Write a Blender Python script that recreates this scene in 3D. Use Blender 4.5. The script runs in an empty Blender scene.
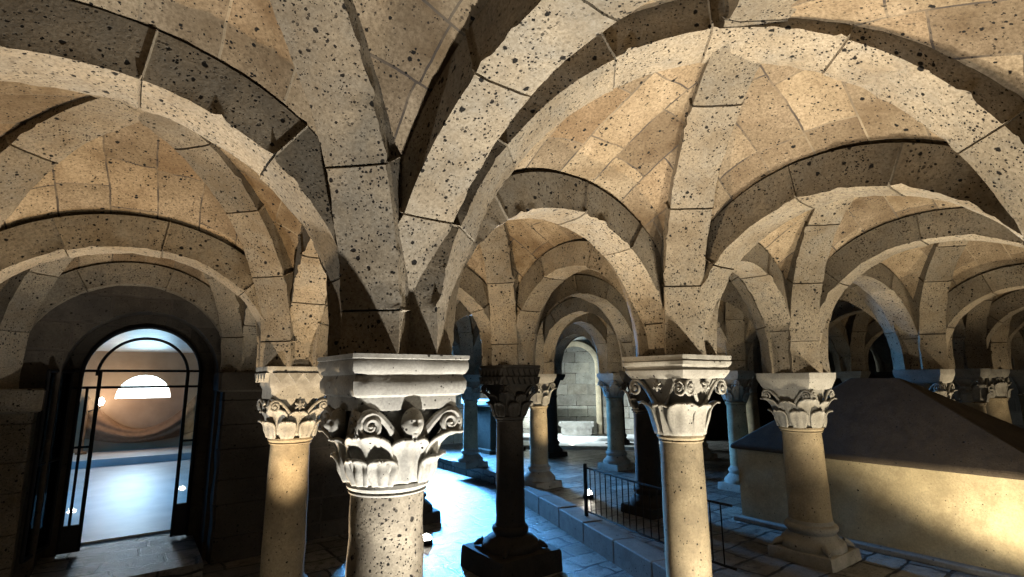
import bpy, bmesh, math, random
from mathutils import Vector, Matrix, noise
PI=math.pi
C=bpy.context.scene.collection
random.seed(7)
S=2.15; B=2.1759; FL=-0.2          # bay size along x, along y, level of the sunken aisle

# ------------------------------------------------------------------ materials
def newmat(name):
    m=bpy.data.materials.new(name); m.use_nodes=True
    nt=m.node_tree; nt.nodes.clear()
    out=nt.nodes.new('ShaderNodeOutputMaterial'); p=nt.nodes.new('ShaderNodeBsdfPrincipled')
    nt.links.new(p.outputs[0],out.inputs[0]); return m,nt,p,out
class G:
    def __init__(s,nt): s.nt=nt
    def n(s,t,**k):
        nd=s.nt.nodes.new(t)
        for a,v in k.items():
            if a.startswith('i_'):
                key=a[2:].replace('_',' '); nd.inputs[key].default_value=v
            else: setattr(nd,a,v)
        return nd
    def l(s,a,b): s.nt.links.new(a,b)
    def math(s,op,a,b=None,clamp=False):
        nd=s.n('ShaderNodeMath',operation=op); nd.use_clamp=clamp
        for k,v in enumerate((a,b)):
            if v is None: continue
            if isinstance(v,(int,float)): nd.inputs[k].default_value=v
            else: s.l(v,nd.inputs[k])
        return nd.outputs[0]
    def ramp(s,f,stops):
        nd=s.n('ShaderNodeValToRGB'); e=nd.color_ramp.elements
        while len(e)<len(stops): e.new(.5)
        for k,(p,c) in enumerate(stops):
            e[k].position=p; e[k].color=(c,c,c,1) if isinstance(c,(int,float)) else (*c,1)
        s.l(f,nd.inputs[0]); return nd.outputs[0]
    def noise(s,vec,scale,detail=4,rough=.55):
        nd=s.n('ShaderNodeTexNoise',i_Scale=scale,i_Detail=detail,i_Roughness=rough); s.l(vec,nd.inputs['Vector']); return nd
    def mix(s,f,a,b,blend='MIX'):
        nd=s.n('ShaderNodeMix',data_type='RGBA',blend_type=blend)
        for inp,v in ((nd.inputs[0],f),(nd.inputs[6],a),(nd.inputs[7],b)):
            if isinstance(v,(int,float)): inp.default_value=v
            elif isinstance(v,tuple): inp.default_value=(*v,1)
            else: s.l(v,inp)
        return nd.outputs[2]
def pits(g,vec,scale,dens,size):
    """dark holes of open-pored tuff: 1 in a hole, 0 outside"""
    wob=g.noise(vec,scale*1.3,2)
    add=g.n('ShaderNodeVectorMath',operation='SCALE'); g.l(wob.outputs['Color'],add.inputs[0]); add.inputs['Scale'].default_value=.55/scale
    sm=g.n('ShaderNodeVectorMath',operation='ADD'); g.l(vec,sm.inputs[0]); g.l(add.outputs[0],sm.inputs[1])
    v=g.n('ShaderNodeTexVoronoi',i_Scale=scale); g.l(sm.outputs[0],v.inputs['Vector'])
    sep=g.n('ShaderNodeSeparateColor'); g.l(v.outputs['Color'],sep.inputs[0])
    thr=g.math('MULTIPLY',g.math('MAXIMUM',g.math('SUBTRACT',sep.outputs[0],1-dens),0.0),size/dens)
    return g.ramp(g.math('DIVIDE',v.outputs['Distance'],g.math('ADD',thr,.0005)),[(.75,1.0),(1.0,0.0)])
def stone(name,c1,c2,c3,pit=1.0,brick=None,rough=.9,bump=.5,grime=.0,tint=True,fine=1.0,wobble=.035,depth=.012,jdark=False):
    m,nt,p,out=newmat(name); g=G(nt)
    tc=g.n('ShaderNodeTexCoord'); vec=tc.outputs['Object']
    big=g.noise(vec,1.7,4,.6); med=g.noise(vec,7,5,.6); fin=g.noise(vec,70*fine,3,.7)
    col=g.mix(g.ramp(big.outputs[0],[(.36,0.0),(.60,1.0)]),c1,c2)
    col=g.mix(g.ramp(med.outputs[0],[(.42,0.0),(.72,1.0)]),col,c3)
    col=g.mix(g.ramp(fin.outputs[0],[(.35,.6),(.62,0.0)]),col,tuple(x*.62 for x in c1))
    h=g.math('MULTIPLY',fin.outputs[0],.25); h=g.math('ADD',h,g.math('MULTIPLY',med.outputs[0],.5))
    if tint:
        at=g.n('ShaderNodeAttribute',attribute_name='tint')
        t=g.math('ADD',g.math('MULTIPLY',at.outputs['Fac'],.5),.72)
        tn=g.n('ShaderNodeCombineColor'); g.l(t,tn.inputs[0]); g.l(t,tn.inputs[1]); g.l(t,tn.inputs[2])
        col=g.mix(1.0,col,tn.outputs[0],'MULTIPLY')
    if brick:
        bw,bh,mort=brick
        uv=g.n('ShaderNodeUVMap',uv_map='UVMap')
        wob=g.noise(uv.outputs[0],3,3); sc=g.n('ShaderNodeVectorMath',operation='SCALE'); g.l(wob.outputs['Color'],sc.inputs[0]); sc.inputs['Scale'].default_value=wobble
        ad=g.n('ShaderNodeVectorMath',operation='ADD'); g.l(uv.outputs[0],ad.inputs[0]); g.l(sc.outputs[0],ad.inputs[1])
        br=g.n('ShaderNodeTexBrick',i_Scale=1.0); g.l(ad.outputs[0],br.inputs['Vector'])
        br.inputs['Brick Width'].default_value=bw; br.inputs['Row Height'].default_value=bh
        br.inputs['Mortar Size'].default_value=mort; br.inputs['Mortar Smooth'].default_value=.25
        br.inputs['Color1'].default_value=(0,0,0,1); br.inputs['Color2'].default_value=(1,1,1,1); br.inputs['Mortar'].default_value=(.5,.5,.5,1)
        br.offset=.43; br.squash=1.25; br.squash_frequency=3
        rb=g.ramp(br.outputs['Color'],[(0,(.58,.52,.46)),(.4,(1.0,.97,.93)),(.75,(1.28,1.24,1.16)),(1,(.78,.66,.54))])
        col=g.mix(.8,col,rb,'MULTIPLY')
        brk=g.noise(vec,5,2); jm=g.math('MULTIPLY',br.outputs['Fac'],g.ramp(brk.outputs[0],[(.40,.35),(.55,1.0)]))
        jc=g.mix(g.ramp(g.noise(vec,1.1,2).outputs[0],[(.5,0.0),(.6,1.0)]),(.05,.04,.032),tuple(min(1,x*1.1) for x in c3))
        col=g.mix(br.outputs['Fac'] if jdark else jm,col,(.012,.012,.012) if jdark else jc)
        if jdark: col=g.mix(g.ramp(g.noise(vec,9,4,.7).outputs[0],[(.52,0.0),(.62,.75)]),col,(.02,.02,.02))
        h=g.math('SUBTRACT',h,g.math('MULTIPLY',br.outputs['Fac'],1.4))
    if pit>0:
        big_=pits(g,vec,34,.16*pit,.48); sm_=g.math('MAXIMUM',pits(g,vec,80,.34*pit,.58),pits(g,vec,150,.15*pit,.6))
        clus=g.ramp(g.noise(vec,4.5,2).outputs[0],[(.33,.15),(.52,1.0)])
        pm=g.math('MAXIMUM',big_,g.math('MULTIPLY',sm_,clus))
        col=g.mix(pm,col,(.006,.005,.004))  # near-black in the pores paints the shade inside the holes
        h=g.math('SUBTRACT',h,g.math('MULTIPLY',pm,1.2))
    if grime>0:
        gm=g.ramp(g.noise(vec,2.6,5,.7).outputs[0],[(.45,0.0),(.68,grime)])
        col=g.mix(gm,col,(.05,.042,.035))
    g.l(col,p.inputs['Base Color']); p.inputs['Roughness'].default_value=rough
    p.inputs['Specular IOR Level'].default_value=.2
    b=g.n('ShaderNodeBump',i_Strength=bump,i_Distance=depth); g.l(h,b.inputs['Height']); g.l(b.outputs[0],p.inputs['Normal'])
    return m
def plain(name,col,rough=.6,metal=0,bump=0,scale=30,col2=None,spec=.4):
    m,nt,p,out=newmat(name); g=G(nt)
    tc=g.n('ShaderNodeTexCoord'); nz=g.noise(tc.outputs['Object'],scale,4)
    g.l(g.mix(g.ramp(nz.outputs[0],[(.35,0.0),(.65,1.0)]),col,col2 or tuple(x*.75 for x in col)),p.inputs['Base Color'])
    p.inputs['Roughness'].default_value=rough; p.inputs['Metallic'].default_value=metal; p.inputs['Specular IOR Level'].default_value=spec
    if bump:
        b=g.n('ShaderNodeBump',i_Strength=bump,i_Distance=.01); g.l(nz.outputs[0],b.inputs['Height']); g.l(b.outputs[0],p.inputs['Normal'])
    return m
def emit(name,col,s):
    m,nt,p,out=newmat(name); p.inputs['Base Color'].default_value=(*col,1)
    p.inputs['Emission Color'].default_value=(*col,1); p.inputs['Emission Strength'].default_value=s; return m
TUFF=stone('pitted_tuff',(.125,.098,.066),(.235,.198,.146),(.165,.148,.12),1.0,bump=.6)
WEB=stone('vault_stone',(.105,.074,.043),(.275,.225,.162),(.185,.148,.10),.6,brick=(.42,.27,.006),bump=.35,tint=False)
MARB=stone('carved_limestone',(.255,.245,.22),(.315,.305,.275),(.19,.18,.155),.12,bump=.3,grime=.35,tint=False,fine=1.2)
SHAFT=stone('shaft_stone',(.288,.236,.152),(.344,.288,.196),(.232,.184,.120),.18,bump=.25,grime=.5,tint=False)
ROUGH=stone('rough_shaft_stone',(.245,.212,.158),(.302,.263,.202),(.158,.133,.101),.9,bump=.8,grime=.6,tint=False)
DARKST=stone('shaded_stone',(.022,.019,.016),(.035,.03,.025),(.016,.014,.012),.3,bump=.4,tint=False)  # stone for unlit columns, their shade put into the base colour
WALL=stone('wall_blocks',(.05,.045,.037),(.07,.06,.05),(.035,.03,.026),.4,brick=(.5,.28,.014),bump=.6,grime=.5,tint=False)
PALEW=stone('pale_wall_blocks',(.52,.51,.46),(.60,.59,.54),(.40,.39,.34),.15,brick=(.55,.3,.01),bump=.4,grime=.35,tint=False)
PAVE=stone('floor_paving',(.165,.165,.161),(.217,.214,.206),(.105,.105,.101),.12,brick=(.5,.3,.016),rough=.38,bump=1.0,grime=.35,tint=False,wobble=.16,depth=.035,jdark=True)
SLAB=stone('kerb_stone',(.180,.176,.165),(.217,.214,.199),(.128,.124,.116),.2,bump=.5,rough=.6,tint=False)
PLAST=stone('stained_plaster',(.352,.300,.192),(.416,.360,.240),(.264,.220,.140),.04,bump=.2,grime=.25,tint=False)
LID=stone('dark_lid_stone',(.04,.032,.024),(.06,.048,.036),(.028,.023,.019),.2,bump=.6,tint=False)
IRON=plain('black_iron',(.006,.006,.007),.6,0,spec=.2)
ROOMW=plain('room_plaster',(.46,.30,.18),.85,0,.2,3,(.38,.24,.14))
ROOMF=plain('room_floor',(.62,.63,.64),.45,0,.3,2.2,(.48,.50,.52))
CLOTH=plain('brown_cloth',(.25,.145,.08),.9,0,.2,14,(.19,.11,.06))
WHITEST=plain('pale_slab',(.66,.67,.66),.6,0,.2,8)
LENS=emit('lamp_lens',(1,.93,.8),60)
SKYP=emit('bright_daylight',(.80,.93,1.0),9)
def glassmat():
    m,nt,p,out=newmat('door_glass'); g=G(nt)
    tr=g.n('ShaderNodeBsdfTransparent'); gl=g.n('ShaderNodeBsdfGlossy',i_Roughness=.03); mx=g.n('ShaderNodeMixShader')
    fr=g.n('ShaderNodeFresnel',i_IOR=1.45)
    tr.inputs[0].default_value=(.9,.96,.97,1)
    g.l(fr.outputs[0],mx.inputs[0]); g.l(tr.outputs[0],mx.inputs[1]); g.l(gl.outputs[0],mx.inputs[2]); g.l(mx.outputs[0],out.inputs[0])
    return m
GLASS=glassmat()

# ------------------------------------------------------------------ mesh helpers
class MB:
    def __init__(s): s.v=[]; s.f=[]; s.uv={}; s.tint=None
    def add(s,vs,fs,uvs=None):
        o=len(s.v); s.v+= [tuple(v) for v in vs]
        for k,f in enumerate(fs):
            if uvs: s.uv[len(s.f)]=uvs[k]
            s.f.append([o+i for i in f])
        return o
    def box(s,x0,y0,z0,x1,y1,z1):
        s.add([(x0,y0,z0),(x1,y0,z0),(x1,y1,z0),(x0,y1,z0),(x0,y0,z1),(x1,y0,z1),(x1,y1,z1),(x0,y1,z1)],
              [(0,3,2,1),(4,5,6,7),(0,1,5,4),(1,2,6,5),(2,3,7,6),(3,0,4,7)])
    def rings(s,rings,cap0=True,cap1=True,closed=True):
        n=len(rings[0]); vs=[v for r in rings for v in r]; fs=[]
        for a in range(len(rings)-1):
            for k in range(n if closed else n-1):
                k2=(k+1)%n; fs.append((a*n+k,a*n+k2,(a+1)*n+k2,(a+1)*n+k))
        if cap0: fs.append(tuple(range(n-1,-1,-1)))
        if cap1: fs.append(tuple((len(rings)-1)*n+k for k in range(n)))
        return s.add(vs,fs)
    def lathe(s,prof,n=32,c=(0,0),wob=0,seed=0):
        rs=[]
        for r,z in prof:
            ring=[]
            for k in range(n):
                a=2*PI*k/n; rr=r
                if wob: rr+=wob*noise.noise(Vector((math.cos(a)*r*9+seed,math.sin(a)*r*9,z*7)))
                ring.append((c[0]+rr*math.cos(a),c[1]+rr*math.sin(a),z))
            rs.append(ring)
        s.rings(rs)
    def tube(s,pts,rad,n=8,flat=None,up=Vector((0,0,1))):
        pts=[Vector(p) for p in pts]; rs=[]
        for i,p in enumerate(pts):
            t=(pts[min(i+1,len(pts)-1)]-pts[max(i-1,0)]).normalized()
            a=t.cross(up)
            if a.length<1e-3: a=t.cross(Vector((1,0,0)))
            a.normalize(); b=t.cross(a)
            r=rad[i] if isinstance(rad,(list,tuple)) else rad
            rs.append([p+a*(r*math.cos(2*PI*k/n))*(flat or 1)+b*(r*math.sin(2*PI*k/n)) for k in range(n)])
        s.rings(rs)
    def grid(s,fn,nu,nv,uvf=None):
        vs=[fn(i/nu,j/nv) for j in range(nv+1) for i in range(nu+1)]; fs=[];uvs=[]
        for j in range(nv):
            for i in range(nu):
                q=[(i,j),(i+1,j),(i+1,j+1),(i,j+1)]
                fs.append(tuple(b*(nu+1)+a for a,b in q))
                if uvf: uvs.append([uvf(a/nu,b/nv) for a,b in q])
        s.add(vs,fs,uvs if uvf else None)
    def build(s,name,mat,parent=None,smooth=True,loc=None,solid=0,bevel=0,sub=0,auto=40):
        me=bpy.data.meshes.new(name); me.from_pydata(s.v,[],s.f)
        if s.uv:
            ul=me.uv_layers.new(name='UVMap')
            for p in me.polygons:
                u=s.uv.get(p.index)
                if u:
                    for li,c in zip(p.loop_indices,u): ul.data[li].uv=c
        if s.tint is not None:
            at=me.attributes.new('tint','FLOAT','POINT')
            for k,t in enumerate(s.tint): at.data[k].value=t
        me.materials.append(mat)
        bm=bmesh.new(); bm.from_mesh(me)
        bmesh.ops.recalc_face_normals(bm,faces=bm.faces) 
        if smooth:
            for f in bm.faces: f.smooth=True
            for e in bm.edges:
                if len(e.link_faces)==2 and e.calc_face_angle(0)>math.radians(auto): e.smooth=False
        bm.to_mesh(me); bm.free()
        o=bpy.data.objects.new(name,me); C.objects.link(o)
        if parent: o.parent=parent
        if loc: o.location=loc
        if solid:
            md=o.modifiers.new('s','SOLIDIFY'); md.thickness=solid; md.offset=0
        if sub:
            md=o.modifiers.new('u','SUBSURF'); md.levels=sub; md.render_levels=sub
        if bevel:
            md=o.modifiers.new('b','BEVEL'); md.width=bevel; md.segments=2; md.limit_method='ANGLE'
        return o
def tag(o,label=None,cat=None,group=None,kind=None):
    if label: o['label']=label
    if cat: o['category']=cat
    if group: o['group']=group
    if kind: o['kind']=kind
    return o
def empty(name,loc,label,cat,rz=0,group=None):
    o=bpy.data.objects.new(name,None); C.objects.link(o); o.location=loc; o.rotation_euler=(0,0,rz); o.empty_display_size=.1
    return tag(o,label,cat,group)
def uvbox(mb,x0,y0,z0,x1,y1,z1):
    """box with metric UVs"""
    P=[(x0,y0,z0),(x1,y0,z0),(x1,y1,z0),(x0,y1,z0),(x0,y0,z1),(x1,y0,z1),(x1,y1,z1),(x0,y1,z1)]
    fs=[(0,3,2,1),(4,5,6,7),(0,1,5,4),(1,2,6,5),(2,3,7,6),(3,0,4,7)]
    uvs=[]
    for k,f in enumerate(fs):
        ax=(0,1) if k<2 else ((0,2) if k in (2,4) else (1,2))
        uvs.append([(P[i][ax[0]],P[i][ax[1]]) for i in f])
    mb.add(P,fs,uvs)
def sst(a,b,x):
    t=max(0,min(1,(x-a)/(b-a))); return t*t*(3-2*t)

# ------------------------------------------------------------------ where the columns stand
node={}
for i in range(-1,8):
    for j in range(-2,5):
        node[(i,j)]=Vector((i*S,j*B if j<4 else 9.5))
fit={(0,0):(-.026,.008,1.739),(0,1):(.061,2.159,1.740),(1,0):(2.121,.018,1.781),(2,0):(4.213,.189,1.668),(1,1):(2.188,2.14,1.771),
 (2,2):(4.261,4.236,1.708),(2,3):(4.385,6.483,1.721),(3,2):(6.368,4.573,1.723),(2,1):(4.32,2.151,1.728),(3,0):(6.504,-.188,1.704),
 (4,0):(8.622,-.096,1.726),(5,0):(10.733,.085,1.728)}
top={k:1.73 for k in node}
for k,v in fit.items(): node[k]=Vector(v[:2]); top[k]=v[2]
node[(0,-1)]=Vector((.05,-2.56)); node[(-1,-1)]=Vector((-2.5,-2.5)); node[(-1,0)]=Vector((-2.4,0))
node[(-1,2)]=Vector((-2.1,4.3)); top[(-1,2)]=1.58; node[(0,2)]=Vector((.05,4.3))
for i in range(-1,8): node[(i,-2)].y=-4.5

D={(0,0):'the big foreground capital',(0,1):'the column nearest the door',(1,0):'the tan broad-leaf column',
 (2,0):'the column before the tomb',(3,0):'the column behind the tomb',(1,1):'the black zigzag column',(2,1):'the black column by railing',
 (2,2):'the pale kerb column',(2,3):'the slim altar column',(3,2):'the blue-edged niche column',
 (1,2):'the hidden black column',(4,0):'the dim column past tomb',(5,0):'the far golden shaft',
 (3,3):'the black niche column',(3,1):'the thin column beyond railing',(0,2):'the pier past the door',(-1,2):'the rough pier by door',
 (-1,0):'the left edge',(-1,1):'the lower left edge',(0,-1):'the overhead corner pier',(1,-1):'the right row nearest pier',
 (2,-1):'the right row second pier',(3,-1):'the right row third pier',(4,-1):'the right row fourth pier',(5,-1):'the right row fifth pier',(6,-1):'the right row sixth pier',
 (6,0):'the last dark column',(-1,-1):'the upper left corner',(4,1):'the second row fourth column',(5,1):'the second row fifth column',(6,1):'the second row sixth column',
 (4,2):'the third row fourth column',(5,2):'the third row fifth column',(6,2):'the third row sixth column',
 (4,3):'the dark column past niche',(5,3):'the wall past the niche',(6,3):'the far corner wall',(1,3):'the left wall opening',(1,4):'the back left corner',
 (2,4):'the wall behind the altar',(3,4):'the wall beside the niche',(4,4):'the wall over the niche',(7,0):'the end wall',(7,-1):'the end wall corner',(7,1):'the end wall second bay',(7,2):'the end wall third bay',
 }

# ------------------------------------------------------------------ arches
def arch(name,A,Bp,zA,zB,zc,d,rz,hw,t,label,cat,seed,step=.045,vous=.55,rough=.006):
    """stone band swept along a round arch from A to B; V-joints between its blocks, worn edges"""
    rnd=random.Random(seed)
    A=Vector(A);Bp=Vector(Bp); L=(Bp-A).length; dr=(Bp-A)/L; la=Vector((-dr.y,dr.x))
    rx=L/2-d
    # inner curve in (s,z): stilt A, ellipse, stilt B
    pts=[]
    def st(z0):
        n=max(1,int((zc-z0)/step)); return [z0+(zc-z0)*k/n for k in range(n)]
    for z in st(zA): pts.append((d,z,-1,0))
    n=max(12,int(PI*(rx+rz)/2/step))
    for k in range(n+1):
        th=PI*k/n; nx,nz=-math.cos(th)/rx,math.sin(th)/rz; q=math.hypot(nx,nz)
        pts.append((L/2-rx*math.cos(th),zc+rz*math.sin(th),nx/q,nz/q))
    for z in reversed(st(zB)): pts.append((L-d,z,1,0))
    # arc length and joints
    al=[0]
    for k in range(1,len(pts)): al.append(al[-1]+math.hypot(pts[k][0]-pts[k-1][0],pts[k][1]-pts[k-1][1]))
    tot=al[-1]; js=[]; s=vous*rnd.uniform(.6,1)
    while s<tot-.15: js.append(s); s+=vous*rnd.uniform(.75,1.3)
    def at(s):
        s=max(0,min(tot,s)); k=0
        while k<len(al)-2 and al[k+1]<s: k+=1
        f=(s-al[k])/max(1e-6,al[k+1]-al[k]); return [pts[k][q]+(pts[k+1][q]-pts[k][q])*f for q in range(4)]
    stations=[(a,0) for a in al if all(abs(a-j)>.012 for j in js)]
    for j in js: stations+=[(j-.0055,0),(j-.0028,.6),(j,1),(j+.0028,.6),(j+.0055,0)]
    stations.sort()
    ns=6; nt=5
    prof=[(0+ -1.0,1-k/nt) for k in range(nt)]+[(-1+2*k/ns,0) for k in range(ns+1)]+[(1,(k+1)/nt) for k in range(nt)]
    prof=[(a,b) for a,b in prof]
    mb=MB(); tint=[]; rs=[]
    blockoff=[rnd.uniform(-.005,.005) for _ in range(len(js)+1)]; blockt=[rnd.uniform(.12,1.0) for _ in range(len(js)+1)]
    for s,g in stations:
        x,z,nx,nz=at(s); b=sum(1 for j in js if j<s)
        ring=[]
        for a,tt in prof:
            edge=1 if (abs(a)>.99 and tt==0) else 0
            y=a*hw; o=tt*t
            P=Vector((A.x+dr.x*x+la.x*y,A.y+dr.y*x+la.y*y,z))
            v=Vector((P.x*7+seed,P.y*7,P.z*7))
            dd=rough*noise.noise(v)+rough*.5*noise.noise(v*3.1)
            chip=0
            if edge:
                c=noise.noise(v*2.3+Vector((31,5,2))); chip=.005+max(0,c-.16)*.03*(rough/.006)
            off=blockoff[b]-g*.016-dd
            # move along the local outward normal of the band surface
            if tt==0: o=o-off+chip
            if abs(a)>.99: y=y+math.copysign(dd*1.0-g*.014-chip+blockoff[b]*.15,a)
            ring.append((A.x+dr.x*(x+nx*o)+la.x*y,A.y+dr.y*(x+nx*o)+la.y*y,z+nz*o)); tint.append(blockt[b]+.15*dd/rough*.3)
        rs.append(ring)
    mb.rings(rs); mb.tint=tint
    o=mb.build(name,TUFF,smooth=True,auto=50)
    return tag(o,label,cat)
ZC=1.80
cells=[(i,j) for i in (-1,0) for j in (-1,0,1)]+[(i,-1) for i in range(1,7)]+[(i,0) for i in range(1,7)]+[(i,1) for i in range(1,7)]+[(i,2) for i in range(1,6)]+[(1,3),(2,3),(3,3)]
edges={}
for (i,j) in cells:
    for a,b in (((i,j),(i+1,j)),((i,j+1),(i+1,j+1)),((i,j),(i,j+1)),((i+1,j),(i+1,j+1))): edges[(a,b)]=1
skip=set([((-1,-1),(0,-1)),((1,4),(2,4)),((2,4),(3,4)),((3,4),(4,4)),((-1,-1),(-1,0)),((-1,0),(-1,1)),((-1,1),(-1,2))]+[((i,-1),(i+1,-1)) for i in range(0,7)]+[((7,j),(7,j+1)) for j in (-1,0,1)]+[((6,2),(6,3)),((4,3),(4,4)),((4,3),(5,3)),((5,3),(6,3))])
def arch_rise(a,b):
    L=(node[a]-node[b]).length
    return RISE.get(frozenset((a,b)),L/2-.255)
RISE={frozenset(((0,0),(0,-1))):.95,frozenset(((0,0),(-1,0))):.91,frozenset(((0,1),(-1,1))):.75}
sd=0
for (a,b) in edges:
    if (a,b) in skip: continue
    sd+=1
    L=(node[a]-node[b]).length
    near=min(node[a].length,node[b].length)
    st=.022 if (0,0) in (a,b) else (.04 if near<3.2 else .07)
    r=arch_rise(a,b)
    lab='round arch from %s to %s'
    d1,d2=(D[a],D[b])
    if (0,0) in (a,b) and (0,0)==b: d1,d2=d2,d1
    arch('stone_arch',node[a],node[b],top[a],top[b],ZC,.225 if (a,b)!=((0,-1),(0,0)) else .16,r,.118,.225,lab%(d1,d2),'arch',sd,st)
def diag_crown(c): return 1.38
diags=[]
for (i,j) in cells:
    for a,b in (((i,j),(i+1,j+1)),((i+1,j),(i,j+1))): diags.append((a,b))
dskip=set([((0,-1),(-1,0)),((4,3),(3,4)),((6,2),(7,3)),((7,2),(6,3)),((5,2),(6,3))])
HALF=set()
for (a,b) in diags:
    if (a,b) in dskip: continue
    sd+=1
    L=(node[a]-node[b]).length
    near=min(node[a].length,node[b].length)
    st=.022 if (0,0) in (a,b) else (.04 if near<3.2 else .07)
    d1,d2=(D[a],D[b])
    if b==(0,0): d1,d2=d2,d1
    rzd=1.36 if L<3.4 else 1.36
    arch('diagonal_rib',node[a],node[b],top[a],top[b],ZC,.265,rzd,.125,.26,'diagonal rib from %s to %s'%(d1,d2),'vault rib',sd,st,vous=.55)

# ------------------------------------------------------------------ vault webs
web=MB()
def websurf(a,b,c,zt_d,zt_rz,uo,zoff=.05):
    """one triangular severy: side a-b is an arch, c the crown where the diagonals cross"""
    L=(b-a).length; N=28; M=7
    def zell(f,half,d,rz,t):
        x=abs(f-.5)*2*half; rx=half-d+t; zz=rz+t
        return ZC+zz*math.sqrt(max(0,1-(x/rx)**2)) if x<rx else ZC
    Ld=2*(c-a).length
    fs=[.5-.5*math.cos(PI*k/N) for k in range(N+1)]
    arc=[0]
    for k in range(1,N+1):
        arc.append(arc[-1]+math.hypot((fs[k]-fs[k-1])*L,zell(fs[k],L/2,zt_d,zt_rz,.19)-zell(fs[k-1],L/2,zt_d,zt_rz,.19)))
    vs=[];uv=[]
    for k,f in enumerate(fs):
        p0=a.lerp(b,f); u=f if f<=.5 else 1-f
        p1=(a.lerp(c,2*f) if f<=.5 else c.lerp(b,2*f-1))
        z0=zell(f,L/2,zt_d,zt_rz,.19); z1=zell(u,Ld/2,.265,1.36,zoff)
        if z1<z0: z1=z0
        for m in range(M+1):
            r=m/M; p=p0.lerp(p1,r); bul=.05*math.sin(PI*r)*(p1-p0).length
            z=z0+(z1-z0)*r+bul
            z+=.008*noise.noise(Vector((p.x*4,p.y*4,z*4)))
            vs.append((p.x,p.y,z)); uv.append((r*(p1-p0).length*1.15+uo,arc[k]+uo*1.7))
    fcs=[];us=[]
    for k in range(N):
        for m in range(M):
            q=[k*(M+1)+m,k*(M+1)+m+1,(k+1)*(M+1)+m+1,(k+1)*(M+1)+m]
            fcs.append(tuple(q)); us.append([uv[i] for i in q])
    web.add(vs,fcs,us)
webcells=cells+[(i,-2) for i in range(-1,7)]
for n,(i,j) in enumerate(webcells):
    P=[node[(i,j)],node[(i+1,j)],node[(i+1,j+1)],node[(i,j+1)]]
    keys=[(i,j),(i+1,j),(i+1,j+1),(i,j+1)]
    c=(P[0]+P[1]+P[2]+P[3])/4
    for k in range(4):
        a,b=P[k],P[(k+1)%4]; L=(a-b).length
        rz=arch_rise(keys[k],keys[(k+1)%4]); dd=.225
        if {keys[k],keys[(k+1)%4]}=={(0,0),(0,-1)}: dd=.16
        websurf(a,b,c,dd,rz,n*1.37+k*.61,.22 if dd<.2 and i==0 else .055)
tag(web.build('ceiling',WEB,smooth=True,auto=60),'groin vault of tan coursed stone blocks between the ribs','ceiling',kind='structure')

# ------------------------------------------------------------------ capitals
def sqring(h,z,n=10,rnd=.0,seed=0,wob=.0):
    """square ring of half-width h with worn corners"""
    r=[]
    for sdi in range(4):
        a=PI/2*sdi; ca,sa=math.cos(a),math.sin(a)
        for k in range(n):
            u=-1+2*k/n; x,y=h,h*u
            e=abs(u); 
            if e>.9: x-=rnd*((e-.9)/.1)**2
            p=(x*ca-y*sa,x*sa+y*ca)
            w=wob*noise.noise(Vector((p[0]*11+seed,p[1]*11,z*14)))
            q=math.hypot(*p); r.append((p[0]*(1+w/q),p[1]*(1+w/q),z))
    return r
def bellR(phi,t,r0,h1):
    c=max(abs(math.cos(phi)),abs(math.sin(phi)))
    rc=r0+(h1*.93-r0)*(t**1.6); rsq=h1*.93/c
    k=t**2.2*.62
    return rc*(1-k)+min(rsq,h1*1.28)*k
def leaf(r0,h1,z0,z1,phi,W,t0,t1,curl,lift=.012,serr=0,nu=12,nv=14,rib=.010):
    mb=MB(); H=z1-z0
    er=Vector((math.cos(phi),math.sin(phi),0)); et=Vector((-math.sin(phi),math.cos(phi),0))
    def f(a,v):
        u=a*2-1
        w=W*(.72+.42*math.sin(PI*min(1,v*1.05)*.85))*(1-.80*sst(.72,1.0,v)**1.3)
        if serr: w*=1+serr*math.sin(v*PI*7)*abs(u)**2
        t=t0+(t1-t0)*v; ang=phi+math.atan2(u*w,bellR(phi,t,r0,h1))
        R=bellR(ang,t,r0,h1)*math.cos(ang-phi)
        R+=lift+.012*math.sin(PI*min(1,v*1.3))+curl*sst(.5,1.0,v)**1.4+.016*u*u*sst(.1,.6,v)+rib*math.exp(-(u/.16)**2)-.008*math.exp(-((abs(u)-.42)/.2)**2)
        z=z0+H*(t-.16*(t1-t0)*sst(.80,1.0,v)**2)
        return er*R+et*(u*w)+Vector((0,0,z))
    mb.grid(f,nu,nv); return mb
def volute(face,side,W,D,zc,rad,zs,D0,th=.013):
    """stem that climbs the bell and rolls up under the abacus corner"""
    pts=[];rr=[]
    a=PI/2*face; ca,sa=math.cos(a),math.sin(a)
    def P(x,y,z): return Vector((x*ca-y*sa,x*sa+y*ca,z))
    cx=W-rad
    for k in range(10):
        f=k/9; y=.02+(cx-.0-.02)*(f**.8); z=zs+(zc+rad-zs)*math.sin(f*PI/2)**.9
        pts.append(P(D0+(D-D0)*f,side*y,z)); rr.append(th*(1.15-.15*f))
    for k in range(1,30):
        th_=k/29*PI*2*1.75; r=rad*(1-k/29*.82)
        pts.append(P(D+.012*k/29,side*(cx+r*math.sin(th_)),zc+r*math.cos(th_))); rr.append(th*(1-.45*k/29))
    mb=MB(); mb.tube(pts,rr,8,up=Vector((ca,sa,0)))
    c=P(D+.006,side*cx,zc); mb.lathe([(.001,-.012),(.012,-.01),(.016,0),(.012,.01),(.001,.012)],10)
    # boss in the eye of the roll
    nb=10*5; 
    for q in range(len(mb.v)-nb,len(mb.v)):
        v=mb.v[q]; mb.v[q]=(v[0]+c.x,v[1]+c.y,v[2]+c.z)
    return mb
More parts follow.
